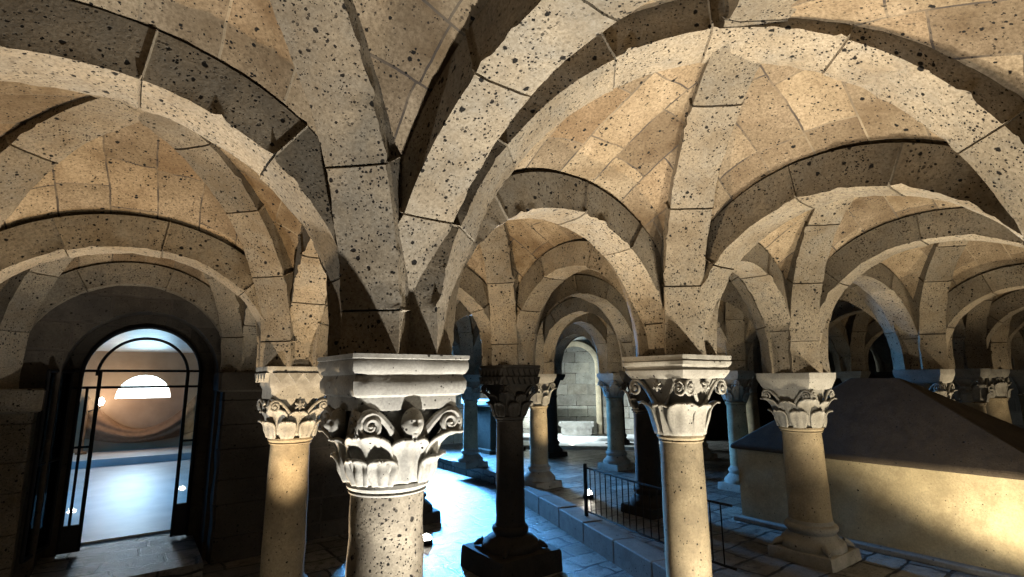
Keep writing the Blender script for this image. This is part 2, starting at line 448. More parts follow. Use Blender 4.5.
def head_relief(w,h):
    mb=MB()
    def f(a,b):
        th=a*2*PI; ph=-PI/2+b*PI
        x,y,z=math.cos(ph)*math.cos(th),math.cos(ph)*math.sin(th),math.sin(ph)
        R=1.0; fr=max(0,x)
        Y,Z=y,z
        nose=.42*math.exp(-(Y/.13)**2)*(math.exp(-((Z+.12)/.16)**2)+.7*math.exp(-((Z-.08)/.2)**2))
        brow=.14*math.exp(-((Z-.30)/.09)**2)*math.exp(-(Y/.6)**2)
        eye=-.20*sum(math.exp(-((Y-s*.30)/.17)**2-((Z-.13)/.11)**2) for s in (1,-1))+.11*sum(math.exp(-((Y-s*.30)/.09)**2-((Z-.12)/.05)**2) for s in (1,-1))
        mouth=-.13*math.exp(-((Z+.47)/.05)**2)*math.exp(-(Y/.28)**2)+.10*(math.exp(-((Z+.39)/.06)**2)+math.exp(-((Z+.57)/.07)**2))*math.exp(-(Y/.26)**2)
        chin=.12*math.exp(-((Z+.80)/.14)**2)*math.exp(-(Y/.3)**2)
        R+=fr*(nose+brow+eye+mouth+chin)
        taper=1-.28*sst(.0,-1.0,-z) if z<0 else 1
        taper=1-.30*max(0,-z)
        return Vector((x*R*w*.8,y*w*taper,z*h))
    mb.grid(f,40,40); return mb

def column(key,z0,ztop,r,label,style='plain',ha=.24,abh=.13,caph=.33,base=(.28,.13),mat=None,cm=None,detail=2,name='column',serr=.0,smooth_leaf=False,tilt=0,group=None):
    x,y=node[key]; mat=mat or SHAFT; cm=cm or MARB
    root=tag(empty(name,(x,y,z0),label,'column',group=group),kind='thing')
    H=ztop-z0; seed=hash(key)%50
    zab=H-abh; zc0=zab-caph; r0=r*1.0; h1=ha*.90
    # base: square plinth and two rolls with a hollow between
    bw,bh=base; b=MB()
    b.rings([sqring(bw*1.02,0,8,.01,seed,.006),sqring(bw,bh*.9,8,.012,seed,.006),sqring(bw*.97,bh,8,.012,seed,.006)])
    zz=bh; R=bw*(.97 if style!='zigzag' else .80)
    b.lathe([(R*.99,zz-.01),(R*1.0,zz+.02),(R*.99,zz+.045),(R*.93,zz+.07),(R*.86,zz+.078),(R*.80,zz+.10),(r*1.15,zz+.13),(r*1.2,zz+.145),(r*1.28,zz+.16),(r*1.30,zz+.18),(r*1.24,zz+.20),(r*1.1,zz+.21),(r*1.05,zz+.24),(r*.9,zz+.245)],36,wob=.006,seed=seed)
    if detail>1:
        for k in range(4):       # claw spurs on the plinth corners
            a=PI/4+k*PI/2; er=Vector((math.cos(a),math.sin(a),0))
            b.tube([er*(R*.95)+Vector((0,0,zz+.05)),er*(R*1.12)+Vector((0,0,zz+.035)),er*(R*1.28)+Vector((0,0,zz+.01))],[.035,.03,.012],8)
    b.build('base',cm if style!='rough' else mat,root,auto=45)
    zs=bh+.24
    s=MB(); n=26; prof=[]
    for k in range(n+1):
        f=k/n; prof.append((r*(1.03-.07*f+.02*math.sin(PI*f)),zs-.02+(zc0-zs+.02)*f))
    s.lathe(prof,40,wob=.007 if style=='carved' else .004,seed=seed)
    s.build('shaft',mat,root)
    nk=MB(); nk.lathe([(r*.9,zc0-.055),(r*1.03,zc0-.05),(r*1.05,zc0-.043),(r*1.0,zc0-.036),(r*1.07,zc0-.03),(r*1.12,zc0-.018),(r*1.10,zc0-.004),(r*.98,zc0+.004)],40,wob=.003,seed=seed)
    nk.build('necking',mat if style!='carved' else cm,root)
    # bell
    bell=MB(); rs=[]
    for k in range(15):
        t=k/14; z=zc0+caph*t
        rs.append([(bellR(2*PI*q/48,t,r0*.97,h1)*.96*math.cos(2*PI*q/48),bellR(2*PI*q/48,t,r0*.97,h1)*.96*math.sin(2*PI*q/48),z) for q in range(48)])
    bell.rings(rs)
    if detail<2:
        pass
    cap=bell.build('capital',cm,root,auto=60)
    # abacus
    ab=MB(); z=zab; fil=.05 if style=='carved' else .0
    if style=='carved':
        pr=[(.86,-.055),(.87,-.05),(.88,-.002),(.90,0),(.97,.008),(1.0,.03),(1.0,.062),(.96,.078),(.955,.088),(.99,.094),(1.03,.112),(1.035,.135),(1.02,.150),(1.045,.153),(1.05,.17)]
        sc=abh/.17
    elif style=='broad':
        pr=[(.88,-.004),(.90,0),(.93,.01),(.98,.03),(1.0,.045),(.965,.055),(.97,.062),(1.03,.075),(1.05,.095),(1.02,.103),(1.04,.107),(1.05,.13)]; sc=abh/.13
    elif style=='zigzag':
        pr=[(.90,-.004),(.92,0),(.93,.07),(.95,.075),(.96,.15),(1.02,.155),(1.03,.18)]; sc=abh/.18
    elif style=='frieze':
        pr=[(.80,-.09),(.82,-.088),(.83,-.03),(.90,0),(.92,.02),(.93,.075),(1.0,.09),(1.02,.095),(1.03,.12)]; sc=abh/.12
    else:
        pr=[(.82,-.004),(.85,0),(.90,.02),(.99,.07),(1.0,.075),(1.01,.12)]; sc=abh/.12
    if detail>0: ab.rings([sqring(ha*w,z+q*sc,14 if detail>1 else 5,.018,seed,.007) for w,q in pr])
    else: ab.rings([sqring(ha*w,z+q*sc,3,.0) for w,q in pr])
    if style in('zigzag','frieze'):
        rows=[(.002,.07),(.077,.15)] if style=='zigzag' else [(.018,.078)]
        nz=6 if style=='zigzag' else 4
        for zr0,zr1 in rows:
            for face in range(4):
                a=PI/2*face; ca,sa=math.cos(a),math.sin(a); w=ha*.93
                for k in range(nz):
                    w2=ha*.88; y0=-w2+2*w2*k/nz; y1=-w2+2*w2*(k+1)/nz; ym=(y0+y1)/2
                    tri=[(y0,zr1),(y1,zr1),(ym,zr0)]; V=[]
                    for dd in (w*.98,w+.03):
                        for yy,zq in tri:
                            V.append((dd*ca-yy*sa,dd*sa+yy*ca,z+zq*sc))
                    ab.add(V,[(0,1,2),(5,4,3),(0,3,4,1),(1,4,5,2),(2,5,3,0)])
    ab.build('abacus',cm,root,auto=35)
    if detail==0: return root
    zt=zab-fil*sc if style=='carved' else zab
    if style=='frieze': zt=zab-.09*sc
    ct=(zt-zc0)/caph
    zl1=zc0+caph
    nuv=(14,16) if style=='carved' else ((8,9) if detail>1 else (6,6))
    W=r*.62
    def lf(phi,W,t0,t1,curl,lift=.012,rib=.010):
        leaf(r0,h1,zc0,zl1,phi,W,t0,t1*ct,curl,lift,serr,nuv[0],nuv[1],rib).build('leaf',cm,cap,solid=.014,auto=70)
    low=8 if detail>1 else 4
    if style=='broad':
        for k in range(4): lf(k*PI/2+PI/4,r*.66,0.0,.66,.034,.020,.004)
        for k in range(4): lf(k*PI/2,r*.56,0.0,.62,.022,.016,.014)
    elif style=='carved':
        for k in range(8): lf((k//2)*PI/2+(.52 if k%2 else -.52),r*.34,0.0,.40,.035,.028,.005)
        for k in range(4): lf(k*PI/2,r*.50,0.02,.70,.04,.022,.014)
        for k in range(4): lf(k*PI/2+PI/4,r*.54,0.02,.78,.085,.024,.010)
    else:
        for k in range(low): lf(k*2*PI/low+(PI/8 if low==8 else 0),r*.40,0.0,.50,.045,.022,.006)
        for k in range(4): lf(k*PI/2,r*.44,0.05,.78,.035,.010,.012)
        for k in range(4): lf(k*PI/2+PI/4,r*.50,0.08,.86,.07,.012,.012)
    rad=caph*ct*(.17 if style=='carved' else .14); D_=h1*.93
    for face in range(4):
        for sdd in (1,-1):
            volute(face,sdd,h1*1.0,D_+.006,zt-rad-.012,rad,zc0+caph*ct*.48,bellR(0,.45,r0,h1)+.012,.011 if style!='carved' else .018).build('volute',cm,cap)
    if style=='carved':
        for face in range(4):
            a=PI/2*face
            hd=head_relief(.050,.070).build('carved_face',cm,cap)
            hd.location=((h1*1.0)*math.cos(a),(h1*1.0)*math.sin(a),zt-.066); hd.rotation_euler=(0,0,a)
    elif style in('frieze','broad'):
        for face in range(4):
            a=PI/2*face; fl=MB()
            fl.lathe([(.001,-.01),(.02,-.008),(.026,0),(.02,.012),(.001,.018)],10)
            for q in range(6):
                an=q*PI/3; fl.tube([(.012*math.cos(an),.012*math.sin(an),.01),(.038*math.cos(an),.038*math.sin(an),.006)],[.012,.008],6)
            o=fl.build('rosette',cm,cap); o.location=(h1*.93*math.cos(a),h1*.93*math.sin(a),zt-.05); o.rotation_euler=(0,PI/2,a)
    return root
column((0,0),FL,top[(0,0)],.163,'large foreground column, capital carved with curling leaves, volutes and a small face','carved',ha=.262,abh=.175,caph=.365,base=(.30,.14),mat=ROUGH)
column((0,1),FL,top[(0,1)],.15,'lamplit column nearest the glazed door, capital with a triangle frieze and small scrolls','frieze',ha=.245,abh=.14,caph=.40,base=(.28,.14))
column((1,0),FL,top[(1,0)],.143,'tall tan column, moulded abacus over broad smooth leaves, right of the foreground capital','broad',ha=.262,abh=.15,caph=.38,base=(.28,.14))
column((2,0),0,top[(2,0)],.172,'leaning-looking tan column standing before the gabled tomb','plain',ha=.26,abh=.15,caph=.35,base=(.28,.1))
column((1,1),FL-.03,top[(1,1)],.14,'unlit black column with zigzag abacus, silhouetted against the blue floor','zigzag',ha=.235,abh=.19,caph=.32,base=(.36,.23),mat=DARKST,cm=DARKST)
column((2,2),0,top[(2,2)],.138,'pale grey column standing on the kerb, behind the black zigzag one','plain',ha=.22,abh=.13,caph=.36,base=(.25,.1),detail=1)
column((2,3),0,top[(2,3)],.135,'slim grey column on the bright blue floor beside the altar block','plain',ha=.21,abh=.13,caph=.36,base=(.25,.1),detail=1)
column((3,2),0,top[(3,2)],.15,'blue-edged grey column just right of the pale niche','plain',ha=.23,abh=.13,caph=.32,base=(.25,.1),detail=1)
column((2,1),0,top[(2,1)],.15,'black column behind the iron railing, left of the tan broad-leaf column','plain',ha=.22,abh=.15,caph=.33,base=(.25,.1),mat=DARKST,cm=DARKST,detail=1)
column((3,0),0,top[(3,0)],.15,'column half hidden behind the gabled tomb, only its pale capital edge lit','plain',ha=.235,abh=.15,caph=.33,base=(.26,.1),detail=1)
column((4,0),0,top[(4,0)],.15,'dim column in the far shadow, second past the gabled tomb','plain',ha=.22,abh=.13,caph=.33,base=(.25,.1),detail=1)
column((5,0),0,top[(5,0)],.17,'far lamplit golden shaft near the right edge, beyond the tomb','plain',ha=.22,abh=.13,caph=.33,base=(.25,.1),detail=1)
column((6,0),0,1.73,.15,'last column of the front row, in the dark beside the golden shaft','plain',base=(.25,.1),detail=0)
column((3,3),0,1.73,.145,'black column just left of the pale niche, behind the kerb column','plain',base=(.25,.1),mat=DARKST,cm=DARKST,detail=0)
column((3,1),0,1.73,.14,'thin-looking column with a blue lit edge, beyond the railing','plain',ha=.22,base=(.25,.1),detail=1)
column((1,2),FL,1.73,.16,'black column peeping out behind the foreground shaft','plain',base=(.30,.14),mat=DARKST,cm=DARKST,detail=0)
column((4,1),0,1.73,.14,'shadowed column behind the tomb, fourth of the second row','plain',base=(.25,.1),detail=0)
column((4,2),0,1.73,.14,'shadowed column fourth in the third row, beyond the railing','plain',base=(.25,.1),detail=0)
column((5,1),0,1.73,.14,'shadowed column fifth of the second row, far behind the tomb','plain',base=(.25,.1),detail=0)
column((5,2),0,1.73,.14,'shadowed column fifth of the third row, far beyond the railing','plain',base=(.25,.1),detail=0)
column((4,3),0,1.73,.14,'dark column right of the niche, behind the blue-edged one','plain',base=(.25,.1),mat=DARKST,cm=DARKST,detail=0)
for k,w in zip(range(1,7),('nearest','second','third','fourth','fifth','sixth')):
    column((k,-1),0 if k>1 else FL,1.73,.15,'column of the right-hand row carrying the arches at the edge, %s from the viewer'%w,'plain',base=(.26,.1),detail=0)

# rough respond piers against the walls
def pier(key,x0,y0,x1,y1,z0,z1,label,mat,seed):
    root=empty('wall_pier',((x0+x1)/2,(y0+y1)/2,z0),label,'pier')
    cx,cy=(x0+x1)/2,(y0+y1)/2; hx,hy=(x1-x0)/2,(y1-y0)/2
    def ring(z,g=0,s=0):
        r=[]
        for (ux,uy) in [(u,-1) for u in (-1,-.9,-.5,0,.5,.9)]+[(1,u) for u in (-1,-.9,-.5,0,.5,.9)]+[(u,1) for u in (1,.9,.5,0,-.5,-.9)]+[(-1,u) for u in (1,.9,.5,0,-.5,-.9)]:
            w=.018*noise.noise(Vector((ux*3+seed,uy*3,z*4+s)))
            c=.02 if abs(ux)>.95 and abs(uy)>.95 else 0
            r.append((ux*(hx+g+w-c),uy*(hy+g+w-c),z))
        return r
    H=z1-z0; rs=[]; z=0
    while z<H-.22:
        h=min(random.uniform(.24,.4),H-.2-z)
        for q in range(5): rs.append(ring(z+.006+(h-.012)*q/4,0,0))
        rs.append(ring(z+h,-.014)); z+=h
        if h<.05: break
    m=MB(); m.rings(rs); m.build('shaft',mat,root,auto=50)
    m=MB(); m.rings([ring(H-.21,.02),ring(H-.19,.05),ring(H-.02,.055),ring(H,.04)]); m.build('impost_block',mat,root,auto=50)
    return root
pier((-1,2),-2.45,4.0,-1.68,4.5,FL,1.58,'rough block pier left of the glazed door, its top block catching light',TUFF,3)
pier((0,2),-.2,4.05,.3,4.5,FL,1.73,'dark block pier right of the glazed door, behind the lit column',WALL,8)
pier((0,-1),-.10,-2.74,.22,-2.40,FL,1.74,'block pier carrying the overhead arch beside the viewer',TUFF,9)
pier((-1,0),-2.6,-.2,-2.2,.2,FL,1.73,'block pier carrying the dark arch that leaves the view at left',TUFF,10)
pier((-1,1),-2.35,B-.2,-1.95,B+.2,FL,1.73,'block pier carrying the second arch that leaves the view at left',TUFF,11)

# ------------------------------------------------------------------ setting: floors, walls, kerb
def prism(poly,z0,z1,mat,name,uvs=True):
    mb=MB(); n=len(poly); V=[(x,y,z0) for x,y in poly]+[(x,y,z1) for x,y in poly]
    F=[tuple(range(n-1,-1,-1)),tuple(range(n,2*n))]; U=[[poly[i] for i in F[0]],[poly[i-n] for i in F[1]]]
    acc=0
    for k in range(n):
        k2=(k+1)%n; l=math.hypot(poly[k2][0]-poly[k][0],poly[k2][1]-poly[k][1])
        F.append((k,k2,n+k2,n+k)); U.append([(acc,z0),(acc+l,z0),(acc+l,z1),(acc,z1)]); acc+=l
    mb.add(V,F,U); return mb.build(name,mat,smooth=False)
def struct(o,label,cat): return tag(o,label,cat,kind='structure')
KA=(4.35,4.75); KB=(2.55,-1.05)     # kerb line of the raised floor
def aisle(u,v): 
    return None
o=prism([(-2.9,-4.7),(KB[0]-.9,-4.7),(KB[0],KB[1]),KA,(4.5,10.3),(1.5,10.3),(1.5,4.6),(-2.9,4.6)],FL-.2,FL,PAVE,'floor'); struct(o,'sunken aisle floor of worn irregular stone paving, lit blue by daylight','floor')
o=prism([(KB[0]-.9,-4.7),(16,-4.7),(16,11),(4.5,11),(4.5,10.3),KA,KB],FL-.2,0,PAVE,'floor'); struct(o,'raised stone paved floor behind the kerb','floor')
# kerb stones
def slabs(a,b,w,z0,z1,n,label,seed):
    a=Vector(a);b=Vector(b); d=(b-a).normalized(); nrm=Vector((d.y,-d.x)); mb=MB(); L=(b-a).length; rnd=random.Random(seed)
    s=0
    for k in range(n):
        l=L/n; p=a+d*(k*l+.006); q=a+d*((k+1)*l-.006); dz=rnd.uniform(-.012,.008)
        c=[p-nrm*.02,q-nrm*.02,q+nrm*w,p+nrm*w]
        mb.add([(v.x,v.y,z0) for v in c]+[(v.x,v.y,z1+dz) for v in c],[(3,2,1,0),(4,5,6,7),(0,1,5,4),(1,2,6,5),(2,3,7,6),(3,0,4,7)])
    o=mb.build('trim_1',SLAB,smooth=False,bevel=.012); return struct(o,label,'kerb')
slabs(KB,KA,-.28,FL-.1,.035,9,'pale stone kerb edging the raised floor',4)
def wallbox(name,x0,y0,z0,x1,y1,z1,mat,label):
    mb=MB(); uvbox(mb,x0,y0,z0,x1,y1,z1); return struct(mb.build(name,mat,smooth=False),label,'wall')
# door wall with an arched opening
DX,DR,DZ=-.895,.66,1.70
def arched_wall(name,x0,x1,y0,y1,z0,z1,cx,r,zs,zb,mat,label,n=20,M=None):
    """wall slab in x/z with a round-headed opening"""
    mb=MB()
    op=[(cx-r,zb)]+[(cx-r*math.cos(PI*k/n),zs+r*math.sin(PI*k/n)) for k in range(n+1)]+[(cx+r,zb)]
    def quad(p):
        for yy in (y0,y1):
            mb.add([(a,yy,b) for a,b in p],[tuple(range(len(p)))],[[(a,b) for a,b in p]])
    quad([(x0,z0),(cx-r,z0),(cx-r,zs),(x0,zs)]); quad([(cx+r,z0),(x1,z0),(x1,zs),(cx+r,zs)])
    if zb>z0+.02: quad([(cx-r,z0),(cx+r,z0),(cx+r,zb),(cx-r,zb)])
    quad([(x0,zs),(cx-r,zs),(cx-r,z1),(x0,z1)]); quad([(cx+r,zs),(x1,zs),(x1,z1),(cx+r,z1)])
    for k in range(n):
        a=op[k+1];b=op[k+2]; quad([a,b,(b[0],z1),(a[0],z1)])
    for k in range(len(op)-1):
        a=op[k];b=op[k+1]; mb.add([(a[0],y0,a[1]),(a[0],y1,a[1]),(b[0],y1,b[1]),(b[0],y0,b[1])],[(0,1,2,3)],[[(0,k*.1),(y1-y0,k*.1),(y1-y0,k*.1+.1),(0,k*.1+.1)]])
    if M:
        mb.v=[tuple(M@Vector(v)) for v in mb.v]
    return struct(mb.build(name,mat,smooth=False),label,'wall')
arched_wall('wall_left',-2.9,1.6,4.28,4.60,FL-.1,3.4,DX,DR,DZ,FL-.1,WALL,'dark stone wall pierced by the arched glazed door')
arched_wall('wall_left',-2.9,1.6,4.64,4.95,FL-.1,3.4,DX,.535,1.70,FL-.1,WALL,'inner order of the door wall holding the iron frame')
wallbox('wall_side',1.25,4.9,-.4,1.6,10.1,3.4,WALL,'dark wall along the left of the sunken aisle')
wallbox('wall_far',15.1,-4.7,-.4,15.5,6.6,3.4,WALL,'dark end wall of the crypt')
arched_wall('wall_back',1.2,7.4,9.75,10.1,FL-.1,3.4,5.0,.55,1.75,1.45,PALEW,'pale block wall behind the altar block, with a round-headed daylight window')
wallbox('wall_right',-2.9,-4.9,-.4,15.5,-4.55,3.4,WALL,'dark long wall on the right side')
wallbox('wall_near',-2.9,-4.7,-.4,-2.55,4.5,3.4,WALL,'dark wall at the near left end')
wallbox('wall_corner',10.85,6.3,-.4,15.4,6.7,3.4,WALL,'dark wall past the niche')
# angled apse wall with the niche
Mn=Matrix.Translation((8.88,8.30,0))@Matrix.Rotation(-PI/4,4,'Z')
arched_wall('wall_apse',-2.9,2.9,0,.45,-.1,3.5,0,.55,1.98,.08,PALEW,'pale angled wall holding the round-headed niche',M=Mn)
mb=MB(); uvbox(mb,-.7,.40,-.1,.7,.6,2.8); mb.v=[tuple(Mn@Vector(v)) for v in mb.v]
struct(mb.build('wall_niche',PALEW,smooth=False),'pale plastered back of the niche','wall')
# moulded arch around the niche
mb=MB(); rs=[]
for k in range(-8,41):
    if k<0: cxx,z,nx,nz=-.62,.1+(1.98-.1)*(k+8)/8,-1,0
    elif k>32: cxx,z,nx,nz=.62,1.98-(1.98-.1)*(k-32)/8,1,0
    else: a=PI*k/32; cxx,z,nx,nz=-.62*math.cos(a),1.98+.62*math.sin(a),-math.cos(a),math.sin(a)
    rs.append([(cxx-nx*.09,-.0,z-nz*.09),(cxx-nx*.09,-.07,z-nz*.09),(cxx-nx*.02,-.10,z-nz*.02),(cxx+nx*.05,-.10,z+nz*.05),(cxx+nx*.07,-.0,z+nz*.07)])
mb.rings(rs); mb.v=[tuple(Mn@Vector(v)) for v in mb.v]
struct(mb.build('trim_2',SHAFT,auto=35),'stone arch moulding framing the niche','trim')
for k,(d0,z1,w) in enumerate(((.95,.16,1.5),(1.9,.08,2.2))):
    mb=MB(); mb.box(-w,-d0,-.05,w,0.02,z1); mb.v=[tuple(Mn@Vector(v)) for v in mb.v]
    struct(mb.build('trim_%d'%(3+k),WHITEST,smooth=False,bevel=.015),('upper' if k==0 else 'lower')+' broad pale step in front of the niche','step')

# ------------------------------------------------------------------ things: altar, basin, tomb, railing
alt=empty('altar_block',(6.0,8.0,0),'dark block altar with a pale top slab behind the slim grey column','altar')
mb=MB(); mb.rings([sqring(.5,0,4),sqring(.5,.08,4),sqring(.44,.1,4),sqring(.44,1.0,4),sqring(.47,1.03,4)]); mb.build('body',LID,alt,smooth=False)
mb=MB(); mb.rings([sqring(.52,1.03,6,.02,1,.01),sqring(.6,1.07,6,.02,1,.01),sqring(.6,1.16,6,.02,1,.01),sqring(.59,1.17,6,.02,1,.01)]); mb.build('top_slab',WHITEST,alt,smooth=False)
bas=empty('stone_basin',(8.66,8.08,.16),'low carved pale stone basin at the foot of the niche','basin',rz=-PI/4)
mb=MB()
def bx(s,z): return [(x*s[0],y*s[1],z) for x,y in [(-1,-1),(-.5,-1.06),(0,-1.08),(.5,-1.06),(1,-1),(1,0),(1,1),(0,1),(-1,1),(-1,0)]]
mb.rings([bx((.36,.18),0),bx((.40,.2),.05),bx((.40,.2),.22),bx((.46,.23),.26),bx((.46,.23),.34),bx((.40,.18),.34),bx((.36,.15),.24)])
mb.build('bowl',MARB,bas,smooth=False,bevel=.01)
mb=MB()
for k in range(5): 
    x=-.3+.15*k; mb.lathe([(.001,-.012),(.05,-.01),(.055,0),(.03,.012),(.001,.014)],12)
    for q in range(len(mb.v)-60,len(mb.v)):
        v=mb.v[q]; mb.v[q]=(x+v[0],-.215-v[2],.13+v[1])
mb.build('carved_roundels',MARB,bas)

tomb=empty('gabled_tomb',(5.55,0,0),'large plastered tomb with a dark gabled stone lid, right of the tan columns','tomb')
tx0,tx1,ty0,ty1,tz=-.65,.75,-1.42,1.28,.80
mb=MB()
mb.grid(lambda a,b:Vector((tx0+.008*noise.noise(Vector((a*9,b*4,1))),ty1+(ty0-ty1)*a,tz*b)),40,14)
mb.grid(lambda a,b:Vector((tx0+(tx1-tx0)*a,ty1+.008*noise.noise(Vector((a*6,b*4,7)))*(a*(1-a)*4),tz*b)),20,14)
mb.add([(tx1,ty1,0),(tx1,ty0,0),(tx1,ty0,tz),(tx1,ty1,tz),(tx0,ty0,0),(tx0,ty0,tz)],[(0,1,2,3),(1,4,5,2)])
mb.build('chest',PLAST,tomb)
mb=MB(); e=.06
V=[(tx0-e,ty1+e,tz),(tx0-e,ty0-e,tz),(tx1+e,ty0-e,tz),(tx1+e,ty1+e,tz)]
V+=[(x,y,tz+.045) for x,y,z in V]
rx0,ry0,ry1,rz=.05,.24,-.22,1.62
V+=[(rx0,ry0,rz),(rx0,ry1,rz)]
mb.add(V,[(3,2,1,0),(0,1,5,4),(1,2,6,5),(2,3,7,6),(3,0,4,7),(4,5,9,8),(6,7,8,9),(5,6,9),(7,4,8)])
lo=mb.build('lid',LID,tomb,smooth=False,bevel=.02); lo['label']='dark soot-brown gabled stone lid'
mb=MB(); mb.tube([(tx0-.02,1.28,.0),(tx0-.02,.2,.0),(tx0-.02,-1.42,.0)],[.03,.03,.03],6)
mb=MB(); mb.box(tx0-.10,ty0-.02,0,tx0+.01,ty1+.06,.05); mb.build('plinth',SLAB,tomb,smooth=False,bevel=.01)

rail=empty('iron_railing',(3.35,1.5,0),'low black iron railing of thin upright bars along the kerb','railing')
path=[Vector((3.50,2.42)),Vector((3.30,1.55)),Vector((3.14,.55)),Vector((3.13,.30))]
def alongp(s):
    for a,b in zip(path,path[1:]):
        l=(b-a).length
        if s<=l: return a+(b-a)*(s/l)
        s-=l
    return path[-1]
TL=sum((b-a).length for a,b in zip(path,path[1:]))
def loc(p,z): return (p.x-3.35,p.y-1.5,z)
for z,nm,rr in ((.58,'top_rail',.011),(.09,'bottom_rail',.011)):
    mb=MB(); mb.tube([loc(alongp(TL*k/24),z) for k in range(25)],rr,6); mb.build(nm,IRON,rail)
nb=int(TL/.105)
for k in range(1,nb):
    p=alongp(TL*k/nb); mb=MB(); mb.tube([loc(p,.09),loc(p,.58)],.0065,6); mb.build('bar',IRON,rail)
for s in (0,):
    p=alongp(s); mb=MB(); q=loc(p,0); mb.box(q[0]-.016,q[1]-.016,0,q[0]+.016,q[1]+.016,.60); mb.lathe([(.001,.63),(.02,.62),(.024,.605),(.012,.59)],10,c=(q[0],q[1])); mb.build('post',IRON,rail)

# ------------------------------------------------------------------ glazed iron door and the lit room behind it
door=tag(bpy.data.objects.new('door_1',None),'round-headed black iron and glass door standing open to a bright room','door',kind='structure'); C.objects.link(door); door.location=(DX,4.62,0)
def bar(name,pts,w=.016): 
    mb=MB(); mb.tube(pts,w,6); return mb.build(name,IRON,door)
RO,RI=.525,.40
bar('outer_arch',[(-RO*math.cos(PI*k/32),0,1.70+RO*math.sin(PI*k/32)) for k in range(33)],.022)
bar('inner_arch',[(-RI*math.cos(PI*k/32),0,1.70+RI*math.sin(PI*k/32)) for k in range(33)],.017)
for z in (1.75,1.58): bar('cross_bar',[(-.60,0,z),(.55,0,z)],.015)
for x,zt,w in ((-.525,1.74,.02),(-.465,1.58,.014),(-.375,1.75,.02),(.40,1.75,.02),(.525,1.74,.022)): bar('upright',[(x,0,.0),(x,0,zt)],w)
bar('cross_bar',[(-.525,0,.99),(-.375,0,.99)],.013); bar('cross_bar',[(.40,0,.99),(.525,0,.99)],.013)
for x0,x1,z1 in ((-.54,-.365,.25),(.39,.54,.33)):
    mb=MB(); mb.box(x0,-.015,0,x1,.015,z1); mb.build('kick_panel',IRON,door,smooth=False)
mb=MB(); 
pts=[(-RO,1.58)]+[(-RO*math.cos(PI*k/24),1.70+RO*math.sin(PI*k/24)) for k in range(25)]+[(RO,1.58)]
n=len(pts); mb.add([(x,-.003,z) for x,z in pts]+[(x,.003,z) for x,z in pts],[tuple(range(n)),tuple(range(2*n-1,n-1,-1))]); mb.build('transom_glass',GLASS,door,smooth=False)
for x0,x1,z0 in ((-.525,-.375,.25),(.40,.525,.33)):
    mb=MB(); mb.box(x0,-.003,z0,x1,.003,1.58); mb.build('side_glass',GLASS,door,smooth=False)
# open leaf swung towards the crypt, against the left reveal
mb=MB()
a,b=Vector((-.60,-.02)),Vector((-.73,-.50))
def lp(f,z): p=a.lerp(b,f); return (p.x,p.y,z)
mb.tube([lp(0,.1),lp(0,1.74)],.018,6); mb.tube([lp(1,.1),lp(1,1.74)],.018,6); mb.tube([lp(0,1.74),lp(1,1.74)],.018,6); mb.tube([lp(0,.9),lp(1,.9)],.014,6); mb.tube([lp(0,.1),lp(1,.1)],.018,6)
lf_=mb.build('open_leaf',IRON,door)
mb=MB(); mb.add([lp(0,.1),lp(1,.1),lp(1,1.74),lp(0,1.74)],[(0,1,2,3)]); mb.build('leaf_glass',GLASS,lf_,smooth=False,solid=.006)
# threshold
o=prism([(-1.55,3.55),(-.30,3.55),(-.30,4.95),(-1.55,4.95)],FL-.05,-.02,PAVE,'trim_5'); struct(o,'worn stone threshold in front of the glazed door','threshold')
# outer room
def rbox(name,x0,y0,z0,x1,y1,z1,mat,label,cat):
    mb=MB(); mb.box(x0,y0,z0,x1,y1,z1); return struct(mb.build(name,mat,smooth=False),label,cat)
rbox('floor',-4.5,4.95,-.3,.78,13.6,0,ROOMF,'smooth pale floor of the bright room behind the door','floor')
rbox('ceiling',-4.5,4.95,2.32,.78,13.6,2.6,ROOMF,'pale ceiling of the bright room','ceiling')
arched_wall('wall_room',-4.5,.78,12.5,12.9,0,3.0,-.74,.53,1.26,1.26,ROOMW,'tan plaster end wall of the bright room with a half-round window')
rbox('wall_room',-4.7,4.95,0,-4.5,13.6,3.0,ROOMW,'tan left wall of the bright room','wall')
rbox('trim_6',-4.5,11.0,0,.78,12.5,.14,ROOMF,'low pale platform across the end of the bright room','platform')
mb=MB(); mb.add([(-1.4,12.95,1.0),(-.1,12.95,1.0),(-.1,12.95,2.0),(-1.4,12.95,2.0)],[(0,1,2,3)])
w=mb.build('window_1',SKYP,smooth=False,solid=.02); struct(w,'half-round window blown out with daylight in the room beyond the door','window')
# sagging cloth against the end wall
mb=MB()
def cl(a,b):
    x=-1.75+2.05*a; u=(a-.5)*2
    ztop=.58+.80*(abs(u)**1.9)*(1 if u<0 else .92); zbot=.30+.16*u*u
    z=ztop+(zbot-ztop)*b
    y=12.38-.22*math.sin(PI*b)*(.5+.5*(1-u*u))-.03*math.sin(b*16+u*4)*(1-abs(u)*.3)
    return Vector((x,y,z))
mb.grid(cl,40,20); cob=mb.build('hanging_cloth',CLOTH,solid=.02)
tag(cob,'brown cloth sagging in a swag below the half-round window','cloth')
mb=MB(); mb.lathe([(.10,.14),(.10,.18),(.035,.2),(.03,1.25),(.06,1.27),(.05,1.3),(.001,1.31)],14,c=(-1.72,12.2)); 
o=mb.build('cloth_post',CLOTH); tag(o,'brown post holding up the cloth end under the glowing lamp','post')
lp_=empty('wall_lamp',(-1.50,12.2,1.22),'small glowing lamp at the cloth’s left end','lamp')
mb=MB(); mb.lathe([(.001,-.09),(.05,-.07),(.075,0),(.05,.07),(.001,.09)],16); mb.build('bulb',emit('bulb',(1,.97,.9),25),lp_)
mb=MB(); mb.tube([(0,.0,-.08),(0,.1,-.14),(-.2,.0,-.2)],.012,6); mb.build('bracket',IRON,lp_)

